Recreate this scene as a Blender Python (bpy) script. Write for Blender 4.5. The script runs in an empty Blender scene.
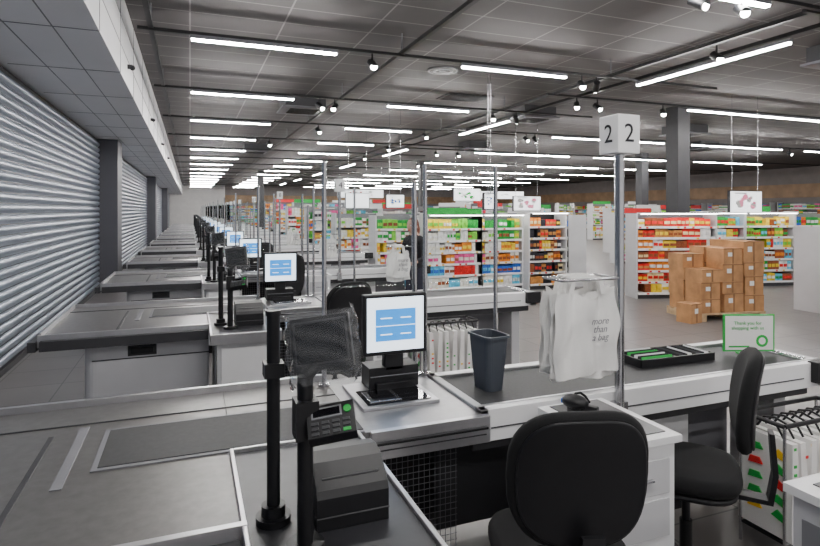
import bpy, math, random
from mathutils import Vector, Matrix
random.seed(7)
S=bpy.context.scene
COL=S.collection
# ------------------------------------------------------------ materials
def mat(name,col,rough=.5,metal=0.,var=.08,scale=8.,emit=None,es=0.,bump=0.,coat=0.):
    m=bpy.data.materials.new(name); m.use_nodes=True
    nt=m.node_tree; b=nt.nodes['Principled BSDF']
    b.inputs['Roughness'].default_value=rough; b.inputs['Metallic'].default_value=metal
    if coat: b.inputs['Coat Weight'].default_value=coat
    c=(col[0],col[1],col[2],1)
    if var>0:
        tc=nt.nodes.new('ShaderNodeTexCoord'); n=nt.nodes.new('ShaderNodeTexNoise')
        n.inputs['Scale'].default_value=scale; n.inputs['Detail'].default_value=4
        nt.links.new(tc.outputs['Object'],n.inputs['Vector'])
        r=nt.nodes.new('ShaderNodeValToRGB')
        r.color_ramp.elements[0].color=tuple(x*(1-var) for x in col)+(1,)
        r.color_ramp.elements[1].color=tuple(min(1,x*(1+var)) for x in col)+(1,)
        r.color_ramp.elements[0].position=.3; r.color_ramp.elements[1].position=.7
        nt.links.new(n.outputs['Fac'],r.inputs['Fac']); nt.links.new(r.outputs['Color'],b.inputs['Base Color'])
        if bump:
            bp=nt.nodes.new('ShaderNodeBump'); bp.inputs['Strength'].default_value=bump
            nt.links.new(n.outputs['Fac'],bp.inputs['Height']); nt.links.new(bp.outputs['Normal'],b.inputs['Normal'])
    else: b.inputs['Base Color'].default_value=c
    if emit:
        b.inputs['Emission Color'].default_value=(emit[0],emit[1],emit[2],1); b.inputs['Emission Strength'].default_value=es
    return m
def tile(name,c1,c2,line,sx,sy,mortar,rough,bump=0.15,spec=.5):
    m=mat(name,c1,rough,var=0); nt=m.node_tree; b=nt.nodes['Principled BSDF']
    tc=nt.nodes.new('ShaderNodeTexCoord'); br=nt.nodes.new('ShaderNodeTexBrick')
    br.offset=0; br.inputs['Scale'].default_value=1; br.inputs['Brick Width'].default_value=sx; br.inputs['Row Height'].default_value=sy
    br.inputs['Mortar Size'].default_value=mortar; br.inputs['Mortar Smooth'].default_value=.1
    br.inputs['Color1'].default_value=(*c1,1); br.inputs['Color2'].default_value=(*c2,1); br.inputs['Mortar'].default_value=(*line,1)
    nt.links.new(tc.outputs['Object'],br.inputs['Vector'])
    n=nt.nodes.new('ShaderNodeTexNoise'); n.inputs['Scale'].default_value=3; n.inputs['Detail'].default_value=5
    nt.links.new(tc.outputs['Object'],n.inputs['Vector'])
    mx=nt.nodes.new('ShaderNodeMixRGB'); mx.blend_type='MULTIPLY'; mx.inputs['Fac'].default_value=.2
    nt.links.new(br.outputs['Color'],mx.inputs['Color1']); nt.links.new(n.outputs['Fac'],mx.inputs['Color2'])
    nt.links.new(mx.outputs['Color'],b.inputs['Base Color'])
    b.inputs['Specular IOR Level'].default_value=spec
    return m
def clearmat(name,tint,gloss,haze=0.):
    m=bpy.data.materials.new(name); m.use_nodes=True; nt=m.node_tree; nt.nodes.clear()
    o=nt.nodes.new('ShaderNodeOutputMaterial'); t=nt.nodes.new('ShaderNodeBsdfTransparent'); g=nt.nodes.new('ShaderNodeBsdfGlossy')
    t.inputs['Color'].default_value=(*tint,1); g.inputs['Roughness'].default_value=.12
    fr=nt.nodes.new('ShaderNodeLayerWeight'); fr.inputs['Blend'].default_value=gloss
    mx=nt.nodes.new('ShaderNodeMixShader'); nt.links.new(fr.outputs['Fresnel'],mx.inputs[0])
    nt.links.new(t.outputs[0],mx.inputs[1]); nt.links.new(g.outputs[0],mx.inputs[2]); out=mx
    if haze:
        d=nt.nodes.new('ShaderNodeBsdfDiffuse'); d.inputs['Color'].default_value=(.9,.92,.95,1)
        m2=nt.nodes.new('ShaderNodeMixShader'); m2.inputs[0].default_value=haze; nt.links.new(mx.outputs[0],m2.inputs[1]); nt.links.new(d.outputs[0],m2.inputs[2]); out=m2
    nt.links.new(out.outputs[0],o.inputs[0])
    return m
M={}
M['top']=mat('brushed_grey_laminate',(.185,.178,.175),.33,.5,.10,30)
M['desk']=mat('dark_grey_laminate',(.035,.035,.04),.35,.1,.12,20)
M['steel']=mat('stainless_steel',(.55,.55,.57),.25,1.,.06,15)
M['steel2']=mat('brushed_scanner_steel',(.36,.36,.37),.32,1.,.06,25)
M['rim']=mat('aluminium_rim',(.58,.58,.60),.3,.9,.05,15)
M['white']=mat('white_panel',(.88,.88,.89),.4,0,.02,4)
M['lgrey']=mat('light_grey_panel',(.58,.58,.60),.45,0,.04,4)
M['shelf']=mat('shelf_white',(.72,.72,.73),.45,0,.03,4)
M['grey']=mat('mid_grey_paint',(.20,.20,.22),.5,0,.06,4)
M['dgrey']=mat('dark_grey_paint',(.04,.04,.045),.5,0,.08,4)
M['binplastic']=mat('grey_bin_plastic',(.065,.075,.095),.5,0,.04,6)
M['black']=mat('black_plastic',(.006,.006,.008),.45,0,.15,20)
M['gloss']=mat('black_glass',(.005,.005,.007),.08,0,0)
M['belt']=mat('conveyor_rubber',(.033,.033,.036),.6,0,.15,60,bump=.1)
M['fabric']=mat('black_fabric',(.0055,.0055,.0065),.9,0,.3,250,bump=.3)
M['cotton']=mat('white_cotton',(.86,.85,.83),.9,0,.03,200,bump=.2)
M['ink']=mat('dark_ink',(.015,.015,.02),.8,0,.05)
M['green']=mat('green_print',(.015,.44,.06),.5,0,.1)
M['red']=mat('red_print',(.75,.015,.02),.5,0,.1)
M['yellow']=mat('yellow_print',(.95,.58,.01),.5,0,.1)
M['blue']=mat('blue_print',(.03,.16,.6),.5,0,.1)
M['card']=mat('cardboard',(.50,.255,.11),.8,0,.25,5)
M['carddark']=mat('cardboard_seam',(.28,.14,.06),.8,0,.15,6)
M['wood']=mat('pallet_wood',(.55,.38,.22),.8,0,.2,12)
M['shutter']=mat('shutter_aluminium',(.25,.285,.35),.38,.5,.05,5)
M['wall']=mat('wall_paint_grey',(.09,.09,.105),.6,0,.05,2)
M['bulk']=mat('bulkhead_panel',(.82,.82,.84),.5,0,.03,1)
M['wallw']=mat('wall_paint_white',(.8,.79,.78),.6,0,.05,2)
M['walld']=mat('wall_paint_taupe',(.24,.21,.20),.6,0,.08,2)
M['fascia']=mat('wood_fascia',(.36,.22,.12),.5,0,.25,1.5)
M['screenw']=mat('screen_white',(.7,.8,.9),.3,0,0,emit=(.80,.9,1),es=2.0)
M['screenb']=mat('screen_blue',(.05,.3,.6),.3,0,0,emit=(.01,.25,.85),es=1.15)
M['tube']=mat('led_diffuser',(1,1,1),.5,0,0,emit=(1,.975,.95),es=150)
M['fillstrip']=mat('added_shelf_glow',(1,1,1),.5,0,0,emit=(1,.98,.95),es=20)  # invented glow, added to brighten the shelf fronts
M['spot']=mat('spot_led',(1,1,1),.5,0,0,emit=(1,.97,.9),es=90)
M['poster']=mat('backlit_poster_white',(.8,.8,.8),.4,0,.1,2,emit=(.95,.97,1),es=1.8)
M['pink']=mat('backlit_poster_pink',(.8,.3,.4),.4,0,.4,3,emit=(.9,.2,.35),es=.6)
M['ceil']=tile('ceiling_tile',(.110,.101,.101),(.120,.111,.111),(.28,.26,.26),1.2,.6,.012,.75)
M['floor']=tile('floor_tile',(.18,.166,.162),(.205,.19,.185),(.07,.07,.07),.6,.6,.006,.32)
M['clear']=clearmat('clear_acrylic',(.98,.99,.99),.12)
M['plastic']=clearmat('crumpled_plastic',(.98,.985,.99),.22,.06)
M['skin']=mat('skin',(.55,.33,.25),.5,0,.05,20)
M['hair']=mat('auburn_hair',(.16,.045,.02),.6,0,.3,60)
M['cloth']=mat('dark_shirt',(.02,.02,.025),.85,0,.2,40)
M['trouser']=mat('dark_trousers',(.03,.03,.05),.85,0,.2,40)
for nm in ('screenw','screenb','poster','pink'): 
    try: M[nm].cycles.emission_sampling='NONE'
    except Exception: pass
# 0 red 1 orange 2 yellow 3 green 4 blue 5 white 6 brown 7 cyan 8 pink 9 cream 10 lime 11 black 12 tan 13 sand
PALC=[(.74,.012,.01),(.86,.24,.01),(.92,.60,.02),(.005,.34,.04),(.015,.13,.6),(.88,.87,.84),(.28,.07,.02),(.10,.55,.80),(.80,.08,.30),(.90,.84,.72),(.20,.64,.04),(.02,.02,.03),(.55,.24,.06),(.85,.65,.33)]
PAL=[mat('packaging_%02d'%i,c,.45,0,.25,14) for i,c in enumerate(PALC)]
# ------------------------------------------------------------ mesh builder
class MB:
    def __init__(s): s.v=[];s.f=[];s.m=[];s.s=[];s.mats=[]
    def mi(s,m):
        if isinstance(m,str): m=M[m]
        if m not in s.mats: s.mats.append(m)
        return s.mats.index(m)
    def add(s,vs,fs,m,sm=False):
        o=len(s.v); s.v+= [tuple(v) for v in vs]; k=s.mi(m)
        for f in fs: s.f.append([o+i for i in f]); s.m.append(k); s.s.append(sm)
    def box(s,x0,x1,y0,y1,z0,z1,m,R=None):
        vs=[(x,y,z) for z in(z0,z1) for y in(y0,y1) for x in(x0,x1)]
        if R is not None: vs=[R@Vector(v) for v in vs]
        s.add(vs,[(0,2,3,1),(4,5,7,6),(0,1,5,4),(2,6,7,3),(0,4,6,2),(1,3,7,5)],m)
    def cyl(s,p0,p1,r,m,r1=None,n=14):
        p0=Vector(p0);p1=Vector(p1); r1=r if r1 is None else r1
        d=(p1-p0).normalized(); a=d.orthogonal().normalized(); b=d.cross(a)
        c=[(math.cos(2*math.pi*i/n),math.sin(2*math.pi*i/n)) for i in range(n)]
        A=[p0+a*x*r+b*y*r for x,y in c]; B=[p1+a*x*r1+b*y*r1 for x,y in c]
        s.add(A+B,[(i,(i+1)%n,n+(i+1)%n,n+i) for i in range(n)],m,True)
        s.add(A,[tuple(reversed(range(n)))],m); s.add(B,[tuple(range(n))],m)
    def prism(s,pts,vec,m,sm=False):
        n=len(pts); A=[Vector(p) for p in pts]; B=[p+Vector(vec) for p in A]
        s.add(A+B,[(i,(i+1)%n,n+(i+1)%n,n+i) for i in range(n)],m,sm)
        s.add(A,[tuple(reversed(range(n)))],m); s.add(B,[tuple(range(n))],m)
    def path(s,pts,r,m,n=8):
        for a,b in zip(pts,pts[1:]): s.cyl(a,b,r,m,n=n)
        for p in pts[1:-1]: s.ball(p,(r,r,r),m,6,8)
    def ball(s,c,r,m,a=10,b=14,fn=None):
        vs=[];fs=[]
        for i in range(a+1):
            t=math.pi*i/a
            for j in range(b):
                p=2*math.pi*j/b; q=Vector((math.sin(t)*math.cos(p),math.sin(t)*math.sin(p),math.cos(t)))
                if fn: q=fn(q)
                vs.append((c[0]+q[0]*r[0],c[1]+q[1]*r[1],c[2]+q[2]*r[2]))
        for i in range(a):
            for j in range(b): fs.append((i*b+j,(i+1)*b+j,(i+1)*b+(j+1)%b,i*b+(j+1)%b))
        s.add(vs,fs,m,True)
    def pad(s,a,b,h,m,ex=4,n=40,map=None,rnd=.03,shape=None):
        prof=[(rnd*1.0,0),(rnd*.35,h*.08),(0,h*.35),(0,h*.65),(rnd*.35,h*.92),(rnd,h)]
        rings=[]
        for ins,w in prof:
            R=[]
            for i in range(n):
                t=2*math.pi*i/n; c=math.cos(t); q=math.sin(t)
                u=(a-ins)*math.copysign(abs(c)**(2/ex),c); v=(b-ins)*math.copysign(abs(q)**(2/ex),q)
                if shape: u*=shape(v/b)
                R.append((u,v,w))
            rings.append(R)
        rings=[[(u*.5,v*.5,0) for u,v,w in rings[0]]]+rings+[[(u*.5,v*.5,h) for u,v,w in rings[-1]]]
        vs=[map(*p) if map else p for R in rings for p in R]; k=len(rings)
        fs=[(i*n+j,i*n+(j+1)%n,(i+1)*n+(j+1)%n,(i+1)*n+j) for i in range(k-1) for j in range(n)]
        fs.append(tuple(reversed(range(n)))); fs.append(tuple((k-1)*n+j for j in range(n)))
        s.add(vs,fs,m,True)
    def mesh(s,name):
        me=bpy.data.meshes.new(name); me.from_pydata(s.v,[],s.f)
        for m in s.mats: me.materials.append(m)
        me.polygons.foreach_set('material_index',s.m); me.polygons.foreach_set('use_smooth',s.s); me.update()
        return me
    def obj(s,name,parent=None,loc=(0,0,0),rot=0,bev=0,world=False):
        o=bpy.data.objects.new(name,s.mesh(name)); COL.objects.link(o); o.location=loc; o.rotation_euler[2]=rot
        if parent:
            o.parent=parent
            if world: o.location=-parent.location
        if bev:
            b=o.modifiers.new('bevel','BEVEL'); b.width=bev; b.segments=2; b.limit_method='ANGLE'; b.angle_limit=math.radians(50)
        return o
def E(name,loc=(0,0,0),rot=0):
    o=bpy.data.objects.new(name,None); COL.objects.link(o); o.location=loc; o.rotation_euler[2]=rot; o.empty_display_size=.1; return o
def dup(root,off,skip=()):
    c=root.copy(); COL.objects.link(c); c.location=root.location+Vector(off)
    for ch in root.children:
        if ch.name in skip: continue
        k=ch.copy(); COL.objects.link(k); k.parent=c
    return c
def text(name,s,size,m,parent,loc,rot,align='CENTER'):
    c=bpy.data.curves.new(name,'FONT'); c.body=s; c.size=size; c.align_x=align; c.align_y='CENTER'; c.extrude=.0006; c.materials.append(M[m])
    o=bpy.data.objects.new(name,c); COL.objects.link(o); o.location=loc; o.rotation_euler=rot; o.parent=parent; return o
# ------------------------------------------------------------ room shell
XW=-1.82; CZ=4.3; BX=-.74; BZ=3.32; YN=-5; YF=62; XR=34
b=MB(); b.box(XW-.3,XR+.2,YN,YF+.2,-.1,0,'floor'); b.obj('floor')
b=MB(); b.box(XW-.3,XR+.2,YN,YF+.2,CZ,CZ+.1,'ceil'); b.obj('ceiling')
b=MB(); b.box(XW-.3,XW-.13,YN,YF,0,CZ,'wall'); b.obj('wall_left')
b=MB(); b.box(XW-.3,3.4,YF,YF+.2,0,CZ,'wallw'); b.box(3.4,XR+.2,YF,YF+.2,0,CZ,'walld'); b.obj('wall_far')
b=MB(); b.box(XR,XR+.2,YN,YF,0,CZ,'walld'); b.obj('wall_right')
b=MB(); b.box(3.4,XR-.1,YF-.1,YF,2.5,3.3,'fascia'); b.box(XR-.1,XR,5,YF-.1,2.5,3.3,'fascia'); b.obj('trim_2')
b=MB(); b.box(XW-.13,BX,YN,YF,BZ,CZ-.002,'bulk')
o=b.obj('bulkhead_soffit')
b=MB()
for y in [i*1.6-4 for i in range(42)]: b.box(BX-.001,BX+.004,y,y+.012,BZ,CZ,'grey')
for z in (BZ+.33,BZ+.66): b.box(BX-.001,BX+.004,YN,YF,z,z+.008,'grey')
for x in (BX-.36,BX-.72): b.box(x,x+.01,YN,YF,BZ-.004,BZ+.001,'grey')
for y in [i*1.6-4 for i in range(42)]: b.box(XW,BX,y,y+.012,BZ-.004,BZ+.001,'grey')
b.obj('trim_1')
b=MB()
for y in [3.5,8,12.5,17,21.5]: b.cyl((BX,y,BZ+.25),(BX+.05,y,BZ+.25),.03,'black'); b.ball((BX+.055,y,BZ+.24),(.035,.035,.035),'black')
b.obj('security_cameras')
# shutters
def shutter(y0,y1):
    b=MB(); pitch=.118; n=int(3.3/pitch)
    for i in range(n):
        z=.06+i*pitch
        pr=[(0,0),(.012,.012),(.034,.034),(.040,.06),(.034,.086),(.012,.106),(0,.108)]
        vs=[];k=len(pr)
        for y in(y0,y1):
            for dx,dz in pr: vs.append((XW-.07+dx,y,z+dz))
        b.add(vs,[(j,j+1,k+j+1,k+j) for j in range(k-1)],'shutter',True)
        b.box(XW-.075,XW-.068,y0,y1,z+.106,z+pitch+.002,'black')
    b.box(XW-.10,XW-.02,y0,y1,0,.07,'dgrey')
    b.box(XW-.125,XW-.075,y0,y1,.07,3.3,'dgrey')
    return b
for y0,y1 in ((-4.5,14.09),(14.96,28.99),(29.86,43.99),(44.86,60)):
    r=E('roller_shutter',(XW,(y0+y1)/2,0)); shutter(y0,y1).obj('shutter_slats',r,world=True)
for y in (14.1,29,44):
    b=MB(); b.box(XW-.13,XW+.32,y,y+.85,0,BZ-.005,'wall'); b.box(XW+.3,XW+.335,y-.02,y+.87,0,.12,'dgrey'); b.obj('wall_pillar')
# ------------------------------------------------------------ ceiling lights
def tube_mesh(L):
    b=MB(); b.box(0,L,-.03,.03,.010,.06,'grey'); b.box(.02,L-.02,-.028,.028,-.012,.010,'tube'); return b.mesh('light_tube')
TM={L:tube_mesh(L) for L in (1.9,2.7,4.3)}
def tube(x,y,L,rot=0,z=3.9):
    o=bpy.data.objects.new('ceiling_light_tube',TM[L]); COL.objects.link(o); o.location=(x,y,z); o.rotation_euler[2]=rot
rows=[7.65+3.45*k for k in range(-3,15)]
for y in rows:
    tube(0,y,1.9); tube(3.8,y,1.9)
for k in range(-1,10):
    y=9.2+4.9*k
    tube(10,y,4.3); tube(15.5,y,4.3); 
    if k>=0: tube(21,y,4.3)
for k in range(0,7): tube(7.2,5.0+k*6.9,2.7,math.pi/2)
b=MB()
for y in rows: b.box(-.6,9,y-.025,y+.025,3.96,4.0,'black')
for k in range(-1,10): b.box(6.4,30,9.2+4.9*k-.025,9.2+4.9*k+.025,3.96,4.0,'black')
for x in (-.45,2.85,6.6,7.2): b.box(x-.03,x+.03,-3,55,3.985,4.035,'black')
for y in rows:
    for x in (-.45,2.85,6.6): b.cyl((x,y,4.0),(x,y,CZ),.008,'grey',n=6)
b.obj('ceiling_track_rail')
b=MB(); b.cyl((0,0,.0),(0,0,-.10),.014,'black',n=8); b.cyl((0,.07,-.11),(0,-.08,-.21),.055,'black'); b.cyl((0,-.0805,-.2105),(0,-.083,-.2115),.047,'spot')
SM=b.mesh('track_spot')
def spot(x,y,rz): 
    o=bpy.data.objects.new('track_spotlight',SM); COL.objects.link(o); o.location=(x,y,3.965); o.rotation_euler[2]=rz
for x,y,rz in [(4.7,4.2,.2),(5.3,4.2,-.5),(2.4,7.65,0),(6.6,5.6,-.3),(6.0,7.65,-.4),(6.3,7.65,2.6),(2.4,11.1,.5),(2.7,11.1,-.6),(6.3,11.1,-.4),(6.9,11.1,2.4),(3.1,14.55,.3),(6.1,14.55,.2),(7.1,9.2,-.6),(9.3,9.2,-.6),(14.8,14.1,.2),(9.1,14.1,.2),(9.4,14.1,2.2),(2.3,18,.1),(6.2,18,.1),(8.4,18.98,.1),(8.0,4.3,.2),(7.6,9.2,.1),(9.3,19,.1),(9.7,24,0),(6.4,21.45,0),(9.2,4.3,2),(14.7,9.2,2.4),(20.2,14.1,.2)]: spot(x,y,rz)
def cassette(x,y,w=.9):
    b=MB(); b.box(-w/2,w/2,-w/2,w/2,-.25,0,'dgrey'); b.box(-w/2-.06,w/2+.06,-w/2-.06,w/2+.06,-.29,-.25,'grey')
    for i in range(7): b.box(-w*.36,w*.36,-w*.36+i*w*.11,-w*.36+i*w*.11+.03,-.30,-.29,'black')
    b.obj('ceiling_air_conditioner',loc=(x,y,CZ))
for p in [(2.4,13.0),(8.0,12.2),(9.5,5.6),(2.4,23),(14,13),(18,16),(10,19)]: cassette(*p)
b=MB(); b.cyl((0,0,0),(0,0,-.02),.28,'grey',n=28)
for i in range(4): b.cyl((0,0,-.02-.004*i),(0,0,-.024-.004*i),.24-.055*i,'black' if i%2==0 else 'grey',n=28)
b.obj('ceiling_air_diffuser',loc=(4.3,9.4,CZ))
b=MB(); b.box(-.55,.55,-.35,.35,-.02,0,'dgrey')
for i in range(8): b.box(-.5,.5,-.3+i*.08,-.28+i*.08,-.03,-.02,'black')
b.obj('ceiling_vent_grille',loc=(5.8,11.5,CZ))
for x,y in [(11.3,10.7),(4.3,38),(11.6,28),(19,20)]:
    b=MB(); b.box(x-.19,x+.19,y-.19,y+.19,0,CZ,'dgrey'); b.box(x-.23,x+.23,y-.23,y+.23,0,.15,'steel'); b.obj('structural_column')
# ------------------------------------------------------------ checkout counter
T=.85
lane=[]
R=E('checkout_counter',(1.2,2.5,0)); lane.append(R)
b=MB()
def table(x0,x1,y0,y1):
    b.box(x0,x1,y0,y1,T-.06,T,'top')
table(-.98,.15,1.67,2.95); table(.151,.66,2.2,2.95)
b.box(-1.0,.66,2.95,2.975,T-.07,T+.03,'rim'); b.box(-1.0,-.98,1.67,2.95,T-.07,T+.03,'rim')
b.box(-1.0,.15,1.645,1.67,T-.07,T+.018,'rim')
b.box(-.98,.13,1.60,1.645,T-.09,T-.02,'dgrey'); b.box(-1.05,-1.0,1.6,2.975,T-.09,T-.02,'dgrey')
b.box(-.32,.66,2.20,2.60,T,T+.005,'grey'); b.box(-.30,.66,2.22,2.58,T+.004,T+.008,'belt')
b.box(-.98,.66,2.70,2.71,T,T+.004,'dgrey'); b.box(-.52,-.50,1.68,2.6,T,T+.003,'dgrey'); b.box(-.42,-.385,2.1,2.66,T,T+.004,'grey')
b.obj('packing_table',R,world=True,bev=.003)
b=MB()
pts=[]
x0,x1,y0,y1,rr=-.74,.14,1.78,2.86,.09
for cx,cy,a0 in [(x0+rr,y0+rr,180),(x1-.02,y0+.02,270),(x1-.02,y1-.02,0),(x0+rr,y1-rr,90)]:
    q=rr if cx<0 else .02
    for i in range(7):
        a=math.radians(a0+i*15); pts.append((cx+q*math.cos(a),cy+q*math.sin(a),.1))
b.prism(pts,(0,0,T-.16),'lgrey')
b.prism([(p[0]*.97,p[1],0) for p in pts],(0,0,.1),'black')
b.box(x0+.06,x1,y0-.004,y1,.62,.628,'dgrey'); b.box(-.42,-.26,y0-.03,y0,.66,.70,'black'); b.box(-.44,-.24,y0-.006,y0,.64,.72,'dgrey')
b.obj('packing_cabinet',R,world=True,bev=.004)
b=MB()
b.box(.15,.62,1.25,2.2,T-.05,T,'desk')
b.box(.135,.15,1.25,2.2,T-.06,T+.015,'rim'); b.box(.62,.635,1.25,2.2,T-.06,T+.015,'rim'); b.box(.15,.62,2.185,2.2,T-.06,T+.015,'rim'); b.box(.135,.635,1.235,1.25,T-.06,T+.015,'rim')
b.box(.18,.60,1.3,2.18,.1,T-.05,'lgrey'); b.box(.2,.58,1.33,2.15,0,.1,'black')
b.box(.175,.185,1.3,1.32,.1,T-.06,'steel'); b.box(.21,.57,1.29,1.3,.2,.75,'white')
b.obj('side_desk',R,world=True,bev=.003)
b=MB()
b.box(.661,1.2,2.2,2.95,T-.04,T,'steel2'); b.box(.68,1.22,2.17,2.2,T-.11,T+.005,'rim'); b.box(.69,1.2,2.15,2.172,T-.045,T-.035,'black')
b.box(.68,1.2,2.166,2.171,T-.075,T-.07,'dgrey')
b.box(.72,1.09,2.42,2.80,T,T+.014,'rim'); b.box(.75,1.06,2.45,2.66,T+.012,T+.018,'gloss')
b.box(.77,.92,2.475,2.63,T+.017,T+.021,'steel'); b.box(.79,.90,2.49,2.615,T+.02,T+.023,'gloss')
b.box(.66,.70,2.8,2.9,.0,T-.04,'grey'); b.box(.66,1.25,2.84,2.9,.05,T-.05,'black')
for i in range(20):
    b.box(.68+i*.028,.683+i*.028,2.50,2.504,.08,T-.12,'grey')
for i in range(22): b.box(.68,1.22,2.50,2.504,.08+i*.03,.083+i*.03,'grey')
b.obj('scanner_section',R,world=True,bev=.002)
b=MB()
b.box(1.2,3.48,2.26,2.80,T-.05,T-.004,'dgrey'); b.box(1.22,3.42,2.28,2.76,T-.01,T,'belt')
b.box(1.2,3.5,2.22,2.27,T-.13,T+.012,'white'); b.box(1.2,3.5,2.265,2.282,T,T+.016,'rim')
b.box(1.2,3.5,2.76,2.83,T-.13,T+.012,'white'); b.box(1.2,3.5,2.757,2.763,T,T+.016,'rim')
b.box(1.2,1.24,2.22,2.83,T-.13,T+.012,'lgrey'); b.box(3.42,3.5,2.22,2.83,T-.13,T+.012,'lgrey')
b.box(3.36,3.53,2.18,2.24,T-.10,T+.02,'black'); b.cyl((3.43,2.3,T),(3.43,2.74,T),.018,'steel')
b.box(1.9,2.72,2.5,2.8,.08,T-.13,'white'); b.box(1.92,2.7,2.52,2.78,0,.08,'black'); b.box(1.2,1.9,2.70,2.8,.08,T-.13,'dgrey')
b.box(2.3,2.31,2.495,2.5,.1,T-.15,'dgrey'); b.box(3.3,3.4,2.4,2.7,0,T-.13,'lgrey'); b.box(2.72,3.3,2.72,2.78,.1,T-.13,'grey')
b.box(1.25,3.3,2.216,2.221,T-.075,T-.068,'dgrey'); b.box(1.2,3.45,2.30,2.34,T-.2,T-.13,'dgrey')
b.obj('conveyor_section',R,world=True,bev=.003)
b=MB()
b.box(1.50,1.82,1.74,2.2,.05,T-.03,'white'); b.box(1.48,1.84,1.72,2.2,T-.03,T,'white'); b.box(1.53,1.80,1.765,2.18,T,T+.004,'desk'); b.box(1.52,1.80,1.77,2.18,0,.05,'black')
b.box(1.53,1.79,1.734,1.74,.62,.76,'lgrey'); b.box(1.53,1.79,1.734,1.74,.45,.6,'lgrey'); b.box(1.62,1.70,1.72,1.734,.68,.69,'steel')
b.box(1.82,1.824,1.80,2.16,.1,.78,'lgrey')
b.obj('cash_drawer_cabinet',R,world=True,bev=.004)
b=MB()
for x in (.64,1.14,1.20,1.64):
    top=2.0 if x!=1.14 else 1.8
    b.cyl((x,2.86,T-.002),(x,2.86,top),.012,'steel'); b.cyl((x,2.86,T),(x,2.86,T+.012),.03,'steel')
b.obj('guard_posts',R,world=True)
b=MB(); b.box(.655,1.12,2.857,2.863,1.35,1.98,'clear'); b.box(1.215,1.63,2.857,2.863,1.35,1.98,'clear'); b.obj('acrylic_guard',R,world=True)
P=E('lane_number_sign',(1.945,2.195,0)); lane.append(P)
b=MB(); b.cyl((0,0,T-.14),(0,0,2.02),.023,'steel',n=20); b.box(-.035,.035,-.02,.03,T-.14,T-.03,'steel'); b.obj('sign_pole',P)
b=MB(); b.box(-.066,.066,-.066,.066,2.02,2.205,'white'); o=b.obj('sign_cube',P,bev=.004)
def numbers(P,s):
    text('number_front',s,.125,'ink',P,(0,-.0672,2.112),(math.pi/2,0,0)); text('number_side',s,.125,'ink',P,(-.0672,0,2.112),(math.pi/2,0,-math.pi/2))
Mo=E('cash_register_monitor',(.95,2.66,0)); lane.append(Mo)
b=MB(); b.box(-.165,.165,-.02,.025,1.035,1.335,'black'); b.box(-.13,.13,.025,.07,1.08,1.28,'black'); b.box(-.05,.05,.0,.05,.95,1.05,'black')
b.obj('monitor_housing',Mo,bev=.006)
b=MB(); b.box(-.148,.148,-.0225,-.019,1.055,1.318,'screenw'); b.box(-.105,.105,-.0245,-.0215,1.105,1.262,'screenb')
for z,x0,x1 in ((1.215,-.08,-.02),(1.215,.025,.08),(1.135,-.08,-.02),(1.135,.025,.08)): b.box(x0,x1,-.0258,-.0243,z,z+.005,'screenw')
b.box(-.105,.105,-.0258,-.0243,1.178,1.181,'screenw')
b.obj('monitor_screen',Mo)
b=MB(); b.box(-.13,.13,.0,.14,T+.014,.97,'black'); b.box(-.10,.10,-.03,.0,T+.014,.90,'black'); b.box(-.125,.125,-.004,.0,.925,.93,'grey'); b.obj('monitor_base',Mo,bev=.008)
Q=E('card_terminal_stand',(.225,1.67,T)); lane.append(Q)
b=MB(); b.cyl((0,0,0),(0,0,.595),.019,'black',n=20); b.cyl((0,0,0),(0,0,.02),.05,'black',n=24); b.cyl((0,0,.02),(0,0,.05),.034,'black',n=20); b.cyl((0,0,.595),(0,0,.61),.022,'black',n=20)
b.box(-.028,.028,-.028,.028,.42,.46,'black'); b.obj('stand_pole',Q)
C=E('customer_display_stand',(.285,1.50,T)); lane.append(C)
b=MB(); b.cyl((0,0,0),(0,0,.46),.021,'black',n=20); b.cyl((0,0,0),(0,0,.02),.05,'black',n=24); b.cyl((0,0,.46),(.04,0,.5),.02,'black'); b.box(-.03,.03,-.035,.03,.30,.40,'black'); b.obj('stand_pole',C)
Rt=Matrix.Translation((.045,.0,.545))@Matrix.Rotation(math.radians(-25),4,'Z')@Matrix.Rotation(math.radians(-12),4,'X')@Matrix.Rotation(math.radians(-9),4,'Y')
b=MB(); b.box(-.080,.080,-.012,.018,-.07,.07,'black',Rt); b.box(-.073,.073,-.0135,-.011,-.055,.060,'dgrey',Rt); b.box(-.068,.068,-.0145,-.012,-.050,.055,'gloss',Rt); b.box(-.05,.05,.018,.04,-.05,.05,'black',Rt); b.obj('display_panel',C,bev=.002)
b=MB()
vs=[];n=48;mm=20;rn=random.Random(3)
for j in range(mm+1):
    for i in range(n):
        t=2*math.pi*i/n; h=-.105+.19*j/mm; f=j/mm
        u=.100*math.copysign(abs(math.cos(t))**.4,math.cos(t))*(1-.06*f**3-.10*(1-f)**4); w=.026*math.copysign(abs(math.sin(t))**.7,math.sin(t))
        u+=.005*math.sin(t*5+j*.9)+rn.uniform(-.0015,.0015); w+=.004*math.sin(t*7+j*1.3)+rn.uniform(-.0012,.0012)
        vs.append(Rt@Vector((u,w,h+.008*math.sin(t*3+2)+.004*math.sin(t*11))))
b.add(vs,[(j*n+i,j*n+(i+1)%n,(j+1)*n+(i+1)%n,(j+1)*n+i) for j in range(mm) for i in range(n)],'plastic',True); b.obj('plastic_cover',C)
Rt=Matrix.Translation((.06,-.05,.345))@Matrix.Rotation(math.radians(-25),4,'Z')@Matrix.Rotation(math.radians(-48),4,'X')@Matrix.Rotation(math.radians(-14),4,'Y')
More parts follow.
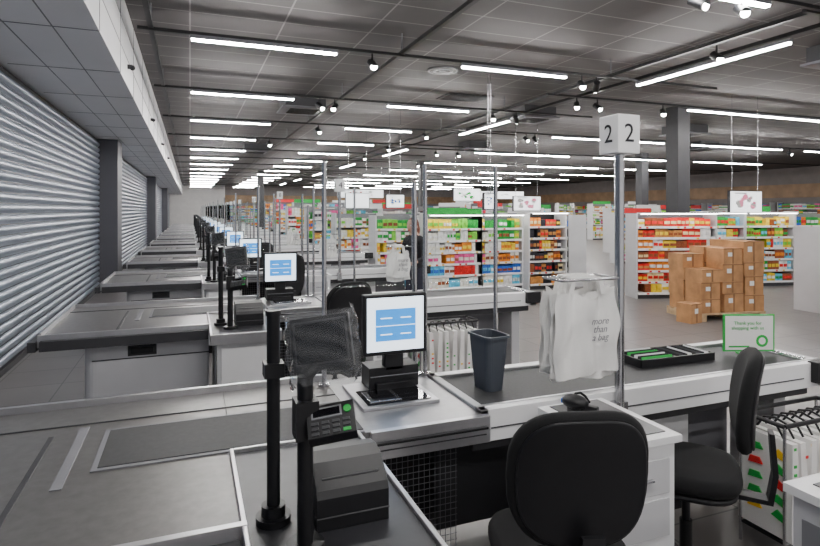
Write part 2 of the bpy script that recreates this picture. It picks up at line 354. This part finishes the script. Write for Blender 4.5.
b=MB(); b.box(-.062,.062,-.02,.02,-.045,.045,'black',Rt); b.box(-.05,.03,-.0225,-.019,.005,.036,'grey',Rt); b.box(-.045,.025,-.024,-.021,.010,.031,'gloss',Rt); b.cyl(Rt@Vector((.045,-.02,.02)),Rt@Vector((.045,-.025,.02)),.010,'green',n=12)
for i in range(4):
    for j in range(3): b.box(-.052+i*.027,-.032+i*.027,-.0235,-.02,-.04+j*.014,-.031+j*.014,('green' if i==3 and j==0 else 'dgrey'),Rt)
b.box(-.005,.005,.02,.06,-.02,.02,'black',Rt)
b.obj('card_reader',C,bev=.003)
Pr=E('receipt_printer',(.44,1.66,T)); lane.append(Pr)
b=MB()
prof=[(-.10,0),(.11,0),(.11,.13),(.09,.165),(.03,.175),(-.03,.165),(-.09,.11),(-.10,.09)]
b.prism([(-.11,y,z) for y,z in prof],(.21,0,0),'black'); b.box(-.09,.08,-.07,-.055,.128,.134,'dgrey'); b.box(-.113,.103,-.103,.0,.035,.04,'dgrey')
b.obj('printer_body',Pr,bev=.012)
b=MB(); b.path([(-.0,.11,.02),(-.06,.14,.01),(-.12,.12,.008),(-.135,.05,.008)],.005,'black'); b.obj('printer_cable',Pr)
LN=13; PITCH=3.0
for k in range(1,LN):
    for r in lane:
        off=(0,PITCH*k,0)
        if r is Mo: off=(-.12,PITCH*k,0)
        if r is P: off=(.12,PITCH*k,0)
        c=dup(r,off,('sign_cube',) if k in (1,3,5,7) else ())
        if r is P and k in (2,4,6): numbers(c,str(2*k))
numbers(P,'2')
# ------------------------------------------------------------ waste bin
def wastebin(x,y,z,rot=0):
    r=E('waste_bin',(x,y,z),rot); b=MB()
    def rr(w,d,z,q=.03):
        out=[]
        for cx,cy,a0 in [(w-q,d-q,0),(-w+q,d-q,90),(-w+q,-d+q,180),(w-q,-d+q,270)]:
            for i in range(5): a=math.radians(a0+i*22.5); out.append((cx+q*math.cos(a),cy+q*math.sin(a),z))
        return out
    rings=[rr(.05,.07,0),rr(.068,.092,.262),rr(.075,.1,.264),rr(.075,.1,.275),rr(.066,.09,.275),rr(.048,.068,.012)]
    n=20; vs=[p for q in rings for p in q]
    fs=[(i*n+j,i*n+(j+1)%n,(i+1)*n+(j+1)%n,(i+1)*n+j) for i in range(5) for j in range(n)]+[tuple(reversed(range(n))),tuple(5*n+j for j in range(n))]
    b.add(vs,fs,'binplastic',False); b.obj('bin_shell',r)
wastebin(1.41,2.53,T+.001,.1)
# ------------------------------------------------------------ hanging tote bags
def tote(name,x,y,z,layers,w=.30,h=.42,rot=0,txt=None,topw=.8,ts=.055):
    r=E(name,(x,y,z),rot); rn=random.Random(int(x*100+y)); b=MB()
    for L in range(layers):
        y0=-(layers/2-L)*.022; dx=rn.uniform(-.015,.015)+(L-layers/2)*.006; hh=h+rn.uniform(-.03,.02); ph=rn.uniform(0,6)
        nu,nv=26,24; front=[];back=[]
        for side in (0,1):
            for j in range(nv+1):
                v=j/nv; ww=w*(topw+(1-topw)*min(1,v*2.2))
                for i in range(nu+1):
                    u=i/nu-.5; edge=1-(abs(u)*2)**6
                    th=(.004+.008*v)*edge
                    wav=.011*math.sin(u*15+ph+v*1.5)*(1-v*.3)+.007*math.sin(u*29+ph*2+v*4)*(1-v*.5)+.005*math.sin(v*9+u*7+ph)
                    sag=.03*math.cos(u*math.pi)*(1-v) - .015*math.sin(u*9+ph)*(1-v)+ .01*math.sin(u*5+ph)*v
                    (front if side==0 else back).append((dx+u*ww+.006*math.sin(v*11+ph), y0+wav+(-th if side==0 else th), -v*hh-sag))
        N=(nu+1)*(nv+1); fs=[]
        for j in range(nv):
            for i in range(nu):
                a=j*(nu+1)+i; fs.append((a,a+nu+1,a+nu+2,a+1)); fs.append((N+a,N+a+1,N+a+nu+2,N+a+nu+1))
        b.add(front+back,fs,'cotton',True)
        for s in (-1,1):
            x1=dx+s*w*.26
            b.prism([(x1-.014,y0-.004,-.02),(x1+.014,y0-.004,-.02),(x1*.8+.011,y0-.004,.055),(x1*.8-.011,y0-.004,.055)],(0,.004,0),'cotton')
        b.prism([(dx-w*.21-.01,y0-.004,.045),(dx+w*.21+.01,y0-.004,.045),(dx+w*.21,y0-.004,.065),(dx-w*.21,y0-.004,.065)],(0,.004,0),'cotton')
    b.obj('bag_bundle',r)
    if txt:
        t=text('bag_print',txt,ts,'grey',r,(w*.12,-layers*.011-.03,-h*.45),(math.pi/2,0,0)); t.data.shear=.3; t.data.space_line=.85
    return r
tb=tote('hanging_tote_bags',1.75,2.27,1.37,8,.36,.40,.0,'more\nthan\na bag',.9,.045)
b=MB()
for yy in (-.09,.06): b.cyl((.17,yy,.052),(-.15,yy,.052),.007,'steel')
b.cyl((.17,-.09,.052),(.17,.06,.052),.007,'steel'); b.cyl((-.15,-.09,.052),(-.15,.06,.052),.007,'steel'); b.obj('hanging_rail',tb)
for k in (1,2,3): 
    q=tote('hanging_tote_bags',1.90,2.22+3*k,1.34,3,.24,.27,.0,'more\nthan\na bag',.85,.05)
    b=MB(); b.cyl((.145,-.02,.052),(-.13,-.02,.052),.007,'steel'); b.obj('hanging_rail',q)
# ------------------------------------------------------------ divider tray, sign, handset, cable
r=E('checkout_divider_tray',(2.66,2.62,T+.002),-.03); b=MB()
b.box(-.27,.27,-.11,.11,0,.012,'black')
for s in (-1,1): b.box(-.27,.27,s*.11-.006,s*.11+.006,0,.045,'black'); b.box(s*.27-.006,s*.27+.006,-.11,.11,0,.045,'black')
b.box(-.02,-.01,-.11,.11,.01,.045,'black'); b.obj('tray',r)
b=MB()
for i,c in enumerate(['green','black','white','black','green','black','white']):
    y=-.09+i*.029; b.prism([(-.25,y-.012,.014),(-.25,y+.012,.014),(-.25,y,.055)],(.22,0,0),c)
for i in range(8): b.prism([(.005+i*.032,-.095,.014),(.029+i*.032,-.095,.014),(.017+i*.032,-.095,.05)],(0,.19,0),['black','dgrey','black','white'][i%4])
b.obj('lane_dividers',r)
r=E('counter_notice_stand',(3.24,2.52,T+.002),-.35); b=MB(); b.box(-.16,.16,-.006,.006,.02,.25,'green'); b.box(-.15,.15,-.0075,-.005,.03,.24,'cotton'); b.box(-.06,.06,-.04,.04,0,.01,'green'); b.box(-.02,.02,-.005,.005,.0,.03,'green')
b.cyl((.08,-.0076,.085),(.08,-.009,.085),.038,'green'); b.cyl((.08,-.009,.085),(.08,-.0095,.085),.022,'cotton'); b.box(-.13,-.0,-.0085,-.0074,.045,.055,'green'); b.obj('notice_board',r)
text('notice_text','Thank you for\nshopping with us',.03,'green',r,(-.01,-.009,.18),(math.pi/2,0,0))
r=E('barcode_hand_scanner',(1.58,2.06,T+.006),.6); b=MB(); b.ball((0,0,.05),(.045,.06,.03),'black'); b.box(-.016,.016,-.1,.02,.01,.045,'black'); b.cyl((0,0,0),(0,0,.03),.035,'black'); b.box(-.02,.02,.045,.058,.04,.06,'blue'); b.obj('scanner_head',r,bev=.004)
b=MB(); b.path([(.05*math.cos(t)*1.8+.06,-.02+.05*math.sin(t),.008+.05*abs(math.sin(t*1.5))) for t in [i*.4 for i in range(11)]],.006,'black'); b.obj('coiled_cable',r)
# ------------------------------------------------------------ office chairs
def chair(x,y,rot,sh=.52,bh=.56,hw=.235):
    r=E('office_chair',(x,y,0),rot)
    b=MB(); b.pad(.235,.225,.075,'fabric',3.2,40,lambda u,v,w:(u,v,sh-.075+w-.2*max(0,v-.1)**2),.03); b.obj('seat_cushion',r)
    b=MB(); b.pad(.22,.21,.03,'black',3.2,30,lambda u,v,w:(u,v,sh-.105+w),.02); b.box(-.08,.08,-.1,.1,sh-.14,sh-.10,'black')
    b.cyl((.08,.0,sh-.12),(.27,.03,sh-.13),.008,'black'); b.ball((.27,.03,sh-.13),(.02,.015,.012),'black',6,8)
    b.obj('seat_shell',r)
    zc=sh+.09+bh/2
    def bm(u,v,w): return (u,-.235-w+u*u*.75-.10*(v)*1.0-.25*v*v+.02,zc+v)
    b=MB(); b.pad(hw,bh/2,.06,'fabric',3.4,44,bm,.035,shape=lambda t:1-.10*max(0,t)**2-.12*max(0,-t)**2); b.obj('backrest_cushion',r)
    b=MB(); b.pad(hw-.02,bh/2-.02,.012,'black',3.4,44,lambda u,v,w:bm(u,v,w+.055),.008,shape=lambda t:1-.10*max(0,t)**2-.12*max(0,-t)**2)
    b.prism([(-.035,-.10,sh-.125),(-.035,-.34,sh-.13),(-.035,-.36,sh+.0),(-.035,-.345,sh+.18),(-.035,-.325,sh+.18),(-.035,-.338,sh+.0),(-.035,-.32,sh-.11),(-.035,-.10,sh-.105)],(.07,0,0),'black'); b.obj('backrest_support',r)
    b=MB(); b.cyl((0,0,.10),(0,0,.32),.028,'black'); b.cyl((0,0,.28),(0,0,sh-.13),.018,'black'); b.cyl((0,0,.07),(0,0,.13),.045,'black',n=20)
    for i in range(5):
        a=2*math.pi*i/5+.35; R_=Matrix.Rotation(a,4,'Z')
        vs=[R_@Vector(p) for p in [(.03,-.028,.08),(.03,.028,.08),(.03,.028,.125),(.03,-.028,.125),(.29,-.016,.065),(.29,.016,.065),(.29,.016,.085),(.29,-.016,.085)]]
        b.add(vs,[(0,1,2,3),(7,6,5,4),(0,4,5,1),(1,5,6,2),(2,6,7,3),(3,7,4,0)],'black')
        p=R_@Vector((.285,0,0)); t=R_@Vector((0,1,0))
        b.cyl((p.x,p.y,.03),(p.x,p.y,.07),.009,'black')
        for s in (-1,1):
            q=Vector((p.x,p.y,.028))+t*s*.012; b.cyl(q,q+t*s*.016,.028,'black')
    b.obj('star_base',r)
    return r
chair(1.235,1.715,-.30,.58,.45,.235)
chair(2.14,1.98,math.radians(43),.60,.44,.21)
for k in (1,2,3): chair(1.15,1.72+3*k,.3)
# ------------------------------------------------------------ shopping bag rack
def bagrack(x,y,rot,n=9,H=.68):
    r=E('shopping_bag_rack',(x,y,0),rot); b=MB()
    for sx in (-.3,.3):
        for sy in (-.12,.12): b.cyl((sx,sy,0),(sx,sy,H),.008,'steel',n=8)
        b.cyl((sx,-.12,H),(sx,.12,H),.012,'black',n=8)
    for sy in (-.12,.12): b.cyl((-.3,sy,H),(.3,sy,H),.012,'black',n=8); b.cyl((-.3,sy,.1),(.3,sy,.1),.008,'steel',n=8)
    b.box(-.3,.3,-.12,.12,.095,.105,'black'); b.obj('rack_frame',r)
    b=MB(); rn=random.Random(5)
    for i in range(n):
        x0=-.27+i*.54/(n-1); l=rn.uniform(-.012,.012)
        b.prism([(x0-.028,-.16+l,.12),(x0+.028,-.16+l,.12),(x0+.018+l,-.15,H-.08),(x0-.018+l,-.15,H-.08)],(0,.29,0),'cotton')
        for j in range(11):
            if rn.random()<.35: continue
            c=rn.choice(['green','red','yellow','green','green']); z=.15+j*.042; b.box(x0-.009,x0+.009,-.166+l+j*.001,-.155+l,z,z+.014,c)
        b.path([(x0,-.10,H-.08),(x0,-.06,H-.02),(x0,0,H-.005),(x0,.06,H-.02),(x0,.10,H-.08)],.006,'black',6)
    # printed design on the outermost bag
    for j in range(5):
        z=.2+j*.075
        b.prism([(-.303+.002*j,-.12,z),(-.303+.002*j,-.12,z+.03),(-.303+.002*j,-.08,z+.055),(-.303+.002*j,-.05,z+.02)],(.01,0,0),['green','green','red','green','yellow'][j])
        b.prism([(-.303+.002*j,.0,z+.02),(-.303+.002*j,.02,z+.05),(-.303+.002*j,.07,z+.045),(-.303+.002*j,.08,z+.01)],(.01,0,0),['yellow','green','green','red','green'][j])
    b.obj('shopping_bags',r); return r
bagrack(3.03,2.05,.0)
bagrack(2.3,5.0,.0,8)
def dotbag(x,y):
    r=E('polka_dot_bag',(x,y,0)); b=MB(); rn=random.Random(11)
    b.prism([(-.13,-.05,.0),(.13,-.05,.0),(.15,-.02,.36),(-.15,-.02,.36)],(0,.09,0),'cotton')
    for i in range(44):
        zz=rn.uniform(.03,.33); b.ball((rn.uniform(-.12,.12),-.052+zz*.03/.36,zz),(.013,.004,.013),rn.choice(['green','red','yellow','blue','ink']),4,8)
    b.path([(-.06,0,.35),(-.04,0,.45),(.04,0,.45),(.06,0,.35)],.008,'cotton')
    b.obj('bag_body',r)
dotbag(2.12,2.38); dotbag(1.75,5.35)
r=E('side_cabinet',(2.1,1.08,0)); b=MB(); b.box(-.25,.3,-.2,.2,.05,T-.03,'lgrey'); b.box(-.27,.32,-.22,.22,T-.03,T,'white'); b.box(-.25,.3,-.2,.2,0,.05,'black'); b.box(-.253,-.25,-.17,.17,.15,.75,'grey'); b.box(-.2,.27,-.17,.17,T,T+.004,'desk'); b.obj('cabinet_body',r,bev=.004)
# ------------------------------------------------------------ gondolas
def gondola(x,y,W,H=1.65,D=.5,rot=0,ns=6,pal=None,fill=.97,seed=0,ph=.8,back='grey',sw=(.06,.13),rowpal=None,header=None,fill_light=False,side='shelf'):
    rn=random.Random(seed*31+int(x*7+y*13)); r=E('shelf_gondola',(x,y,0),rot)
    b=MB(); b.box(0,W,D-.03,D,0,H,back); b.box(0,W,.03,D,0,.1,'dgrey')
    gap=(H-.14)/ns
    b.box(-.03,0,.02,D,0,H+.02,side); b.box(W,W+.03,.02,D,0,H+.02,side)
    if header: b.box(0,W,.0,.03,H-.0,H+.16,header)
    if fill_light: b.box(0,W,-.10,.06,H+.02,H+.04,'shelf'); b.box(.02,W-.02,-.09,-.06,H+.006,H+.02,'fillstrip')  # canopy and glowing bar added only to light the products
    for i in range(ns):
        z=.12+i*gap; b.box(0,W,.0 if i==0 else .04,D-.03,z-.025,z,'shelf'); y0=-.008 if i==0 else .032
        b.box(0,W,y0,y0+.01,z-.04,z+.005,'white')
        u=0.03
        while u<W-.1:
            L=rn.uniform(.05,.16); b.box(u,u+.05,y0-.003,y0,z-.034,z-.002,rn.choice(['cotton','yellow','cotton','red','cotton'])); u+=L+.08
    b.obj('shelf_frame',r)
    b=MB(); pal=pal or [0,1,2,3,4,5,5,6,7,8,9,9,10,11,12,13,5,3]
    for i in range(ns):
        z=.122+i*gap; x0=.02; y0=.015 if i==0 else .055
        pl=rowpal[i%len(rowpal)] if rowpal else pal
        while x0<W-.06:
            c=PAL[rn.choice(pl)]; c2=PAL[rn.choice(pl+[5,2,6])]; rep=rn.randint(1,3); w=rn.uniform(*sw); h=gap*rn.uniform(.6,.95)*ph/.8
            h=min(h,gap-.045)
            for q in range(rep):
                if x0+w>W-.01: x0=W; break
                if rn.random()<fill:
                    hq=h*rn.uniform(.93,1); b.box(x0+.004,x0+w-.004,y0+rn.uniform(0,.02),D-.1,z,z+hq,c)
                    b.box(x0+.012,x0+w-.012,y0-.003,y0+.02,z+hq*.3,z+hq*.65,c2)
                x0+=w
    b.obj('shelf_products',r); return r
dairy=[[5,9,7,5],[4,5,7,0],[5,8,1,9],[5,2,9,1],[3,10,9,5],[3,10,3,2]]
gondola(3.62,11.2,.92,1.62,seed=12,rowpal=dairy); gondola(4.6,10.8,1.25,1.62,seed=1,rowpal=dairy,header='green',fill_light=True); gondola(5.88,10.8,1.0,1.62,seed=2,rowpal=dairy,fill_light=True)
gondola(6.95,10.6,.95,1.66,seed=3,pal=[11,11,6,1,2,12,0,13],back='black',fill_light=True)
gondola(8.0,11.9,1.2,1.62,rot=-math.pi/2-.0,seed=4,fill=.10); 
gondola(8.22,8.75,1.6,1.66,rot=-.30,seed=5,ns=7,pal=[1,0,2,12,5,13,0,9,6,6],sw=(.08,.14),fill_light=True,side='lgrey')
gondola(10.55,9.5,1.25,1.66,rot=-.2,seed=6,pal=[2,3,8,10,0,1,7,5],fill_light=True,side='lgrey'); gondola(11.85,9.25,1.25,1.66,rot=-.2,seed=7,pal=[3,2,0,10,1,6,7,5],fill_light=True); gondola(13.15,9.0,1.25,1.66,rot=-.2,seed=71)
gondola(9.95,6.35,1.2,1.45,seed=8,ns=4,fill=.45,pal=[11,5,9,6],back='shelf',side='lgrey'); gondola(11.2,6.35,1.2,1.45,seed=9,ns=4,fill=.5)
sd=20
for y,xs,H in [(14.6,(3.6,4.9,6.2,7.5,8.8,13.0,14.3,15.6,16.9,18.2),1.65),(18.5,(3.6,4.9,6.2,7.5,8.8,10.5,11.8,16,17.3,18.6),1.8),(22.5,(3.6,4.9,6.2,7.5,8.8,10.1,12,13.3,20,21.3),1.9),(27,(4.6,5.9,7.2,8.5,12.5,14,15.3,22,23.3,24.6),2.1),(33,(4.5,5.8,7.1,8.4,9.7,11,16,17.3,24),2.2),(41,(4.6,5.9,7.2,8.5,9.8,11.1,13,14.3),2.3),(12.3,(14.2,15.5,16.8),1.7)]:
    for x in xs:
        sd+=1; gondola(x,y,1.25,H,seed=sd,ns=5,header=[None,None,'green',None,'white','red',None][sd%7],rowpal=dairy if sd%3==0 else None)
for i in range(7): gondola(33.3,44-i*5,4.5,2.2,rot=-math.pi/2,seed=90+i,sw=(.15,.3))
for i in range(8): gondola(3.6+i*3.6,61.2,3.4,2.3,seed=110+i,sw=(.15,.3))
# cardboard boxes on pallet
r=E('cardboard_box_stack',(8.10,6.9,0),-.15)
b=MB()
for i in range(5): b.box(-.6,.6,-.4+i*.18,-.3+i*.18,.10,.125,'wood')
for i in range(3): b.box(-.6+i*.55,-.5+i*.55,-.4,.42,0,.1,'wood')
b.obj('pallet',r)
b=MB(); rn=random.Random(4)
def cb(x,y,z,w,d,h,a):
    Rm=Matrix.Translation((x,y,z))@Matrix.Rotation(a,4,'Z'); b.box(-w/2,w/2,-d/2,d/2,0,h,'card',Rm); b.box(-.015,.015,-d/2-.002,d/2+.002,.01,h+.002,'carddark',Rm); b.box(-w/2+.08,-w/2+.16,-d/2-.003,-d/2,h*.5,h*.75,'cotton',Rm)
    b.box(-w/2,w/2,-d/2-.001,-d/2,h*.95,h,'carddark',Rm)
for cx,hs in [(-.40,[.22,.26,.2,.22]),(.0,[.30,.18,.28,.25]),(.40,[.26,.3,.22,.34])]:
    for j in range(2):
        zz=.126
        for h in hs[:len(hs)-(j==0 and cx<0)]:
            w=rn.uniform(.33,.39); cb(cx+rn.uniform(-.015,.015),-.2+j*.4,zz,w,.37,h,rn.uniform(-.06,.06)); zz+=h+.001
cb(-.78,-.35,0,.26,.26,.3,.3)
b.obj('cardboard_boxes',r)
def screen(name,x,y,z,w,h,kind):
    r=E(name,(x,y,0)); b=MB(); b.box(0,w,0,.06,z,z+h,'dgrey'); b.box(.02,w-.02,-.004,0,z+.02,z+h-.02,'poster'); rn=random.Random(int(x*9+y))
    if kind:
        for i in range(14): 
            q=rn.uniform(.04,.09)*min(w,1); b.ball((w*rn.uniform(.2,.75),-.005,z+h*rn.uniform(.25,.75)),(q,.003,q*.7),kind if i%3 else 'cotton',5,10)
        b.box(w*.15,w*.5,-.008,-.004,z+h*.86,z+h*.9,'grey')
    for q in (.1,w-.1): b.cyl((q,.03,z+h),(q,.03,CZ),.006,'steel',n=6)
    b.obj('screen_panel',r)
screen('advertising_screen',11.0,9.0,1.68,1.0,.5,'pink'); screen('advertising_screen',8.3,13.5,1.72,.9,.42,'pink'); screen('advertising_screen',4.6,13.5,1.8,.5,.35,'blue'); screen('advertising_screen',4.6,17.5,1.8,.8,.5,None); screen('advertising_screen',9.6,20,2.1,1.2,.5,'green'); screen('advertising_screen',14.5,14,1.9,.5,.35,None); screen('advertising_screen',4.7,8.6,1.75,.25,.3,'blue')
screen('advertising_screen',6.2,25,2.3,2.2,.4,'red'); screen('advertising_screen',13,25,2.3,3,.4,'yellow')
# ------------------------------------------------------------ person
def person(x,y,rot):
    r=E('shop_worker',(x,y,0),rot)
    J={'pel':((0,0,.90),.125),'wa':((0,.0,1.05),.115),'ch':((0,-.02,1.22),.135),'nk0':((0,-.03,1.34),.075),'nk':((0,-.045,1.42),.05),'hd':((0,-.06,1.47),.05)}
    ed=[('pel','wa'),('wa','ch'),('ch','nk0'),('nk0','nk'),('nk','hd')]
    for s,n in ((1,'l'),(-1,'r')):
        J['sh'+n]=((s*.155,-.02,1.31),.062); J['el'+n]=((s*.20,-.06,1.06),.043); J['wr'+n]=((s*.15,-.27,1.0),.027); J['pa'+n]=((s*.145,-.33,.99),.026)
        J['hp'+n]=((s*.09,0,.84),.09); J['kn'+n]=((s*.1,-.02,.46),.06); J['an'+n]=((s*.1,.01,.09),.042); J['to'+n]=((s*.11,-.14,.04),.035)
        ed+=[('nk0','sh'+n),('sh'+n,'el'+n),('el'+n,'wr'+n),('wr'+n,'pa'+n),('pel','hp'+n),('hp'+n,'kn'+n),('kn'+n,'an'+n),('an'+n,'to'+n)]
    extra=[]
    for s in (1,-1):
        px=s*.145
        for i,(ox,L) in enumerate([(-.027,.07),(-.009,.082),(.009,.076),(.026,.058)]):
            p=[(px+ox*.7,-.335,.99),(px+ox,-.37,.988),(px+ox,-.37-L*.45,.975),(px+ox,-.37-L*.75,.95)]
            extra.append((p,.0085))
        extra.append(([(px-s*.02,-.31,.99),(px-s*.045,-.345,.985),(px-s*.05,-.38,.975)],.0095))
    def skin(verts,edges,rad,root):
        me=bpy.data.meshes.new('tmp'); me.from_pydata(verts,edges,[]); o=bpy.data.objects.new('tmp',me); COL.objects.link(o)
        o.modifiers.new('s','SKIN')
        for i,v in enumerate(me.skin_vertices[0].data): v.radius=(rad[i],rad[i]*(.78 if rad[i]>.1 else 1)); v.use_root=(i==root)
        ss=o.modifiers.new('u','SUBSURF'); ss.levels=2; ss.render_levels=2
        bpy.context.view_layer.update(); dg=bpy.context.evaluated_depsgraph_get(); m2=bpy.data.meshes.new_from_object(o.evaluated_get(dg)); bpy.data.objects.remove(o); return m2
    keys=list(J); me=skin([J[k][0] for k in keys],[(keys.index(a),keys.index(c)) for a,c in ed],[J[k][1] for k in keys],0)
    me.materials.clear()
    for k in ('cloth','trouser','skin','black'): me.materials.append(M[k])
    for p in me.polygons:
        c=p.center; p.use_smooth=True
        p.material_index=3 if c.z<.09 else 1 if c.z<.92 and abs(c.y)<.16 else 2 if (c.z>1.385 or (c.y<-.2)) else 0
    o=bpy.data.objects.new('body',me); COL.objects.link(o); o.parent=r
    for p,rd in extra:
        m2=skin(p,[(i,i+1) for i in range(len(p)-1)],[rd]*len(p),0); m2.materials.clear(); m2.materials.append(M['skin'])
        for q in m2.polygons: q.use_smooth=True
        o=bpy.data.objects.new('finger',m2); COL.objects.link(o); o.parent=r
    b=MB()
    def hf(q):
        w=1-.22*max(0,-q.z); return Vector((q.x*w,q.y*(1-.1*max(0,-q.z))-(.14*math.exp(-((q.z+.12)/.16)**2-(q.x/.16)**2) if q.y<0 else 0),q.z))
    b.ball((0,-.075,1.52),(.073,.092,.112),'skin',24,28,hf)
    for s in (-1,1): b.ball((s*.073,-.065,1.515),(.01,.018,.03),'skin'); b.ball((s*.028,-.155,1.53),(.012,.008,.007),'white',6,8); b.ball((s*.028,-.162,1.53),(.005,.004,.005),'black',6,8); b.box(s*.028-.015,s*.028+.015,-.166,-.158,1.547,1.551,'hair')
    b.ball((0,-.158,1.462),(.022,.008,.007),'red',6,10); b.obj('head',r)
    b=MB(); b.ball((0,-.058,1.535),(.084,.095,.112),'hair',16,20,lambda q: Vector((q.x,q.y if q.y>-.35 or q.z>.45 else -.35,q.z))); b.ball((0,.03,1.46),(.05,.045,.09),'hair'); b.obj('hair',r)
    return r
person(3.05,7.62,math.radians(-60))
# ------------------------------------------------------------ world, camera
w=bpy.data.worlds.new('World'); S.world=w; w.use_nodes=True; w.node_tree.nodes['Background'].inputs[0].default_value=(.95,.93,.93,1); w.node_tree.nodes['Background'].inputs[1].default_value=.8
cd=bpy.data.cameras.new('Camera'); cam=bpy.data.objects.new('Camera',cd); COL.objects.link(cam); S.camera=cam
cam.location=(0,0,1.75); cam.rotation_euler=(math.pi/2,0,-math.atan(220/566)); cd.sensor_width=36; cd.lens=566/820*36; cd.shift_y=-63/820; cd.clip_start=.05; cd.clip_end=200
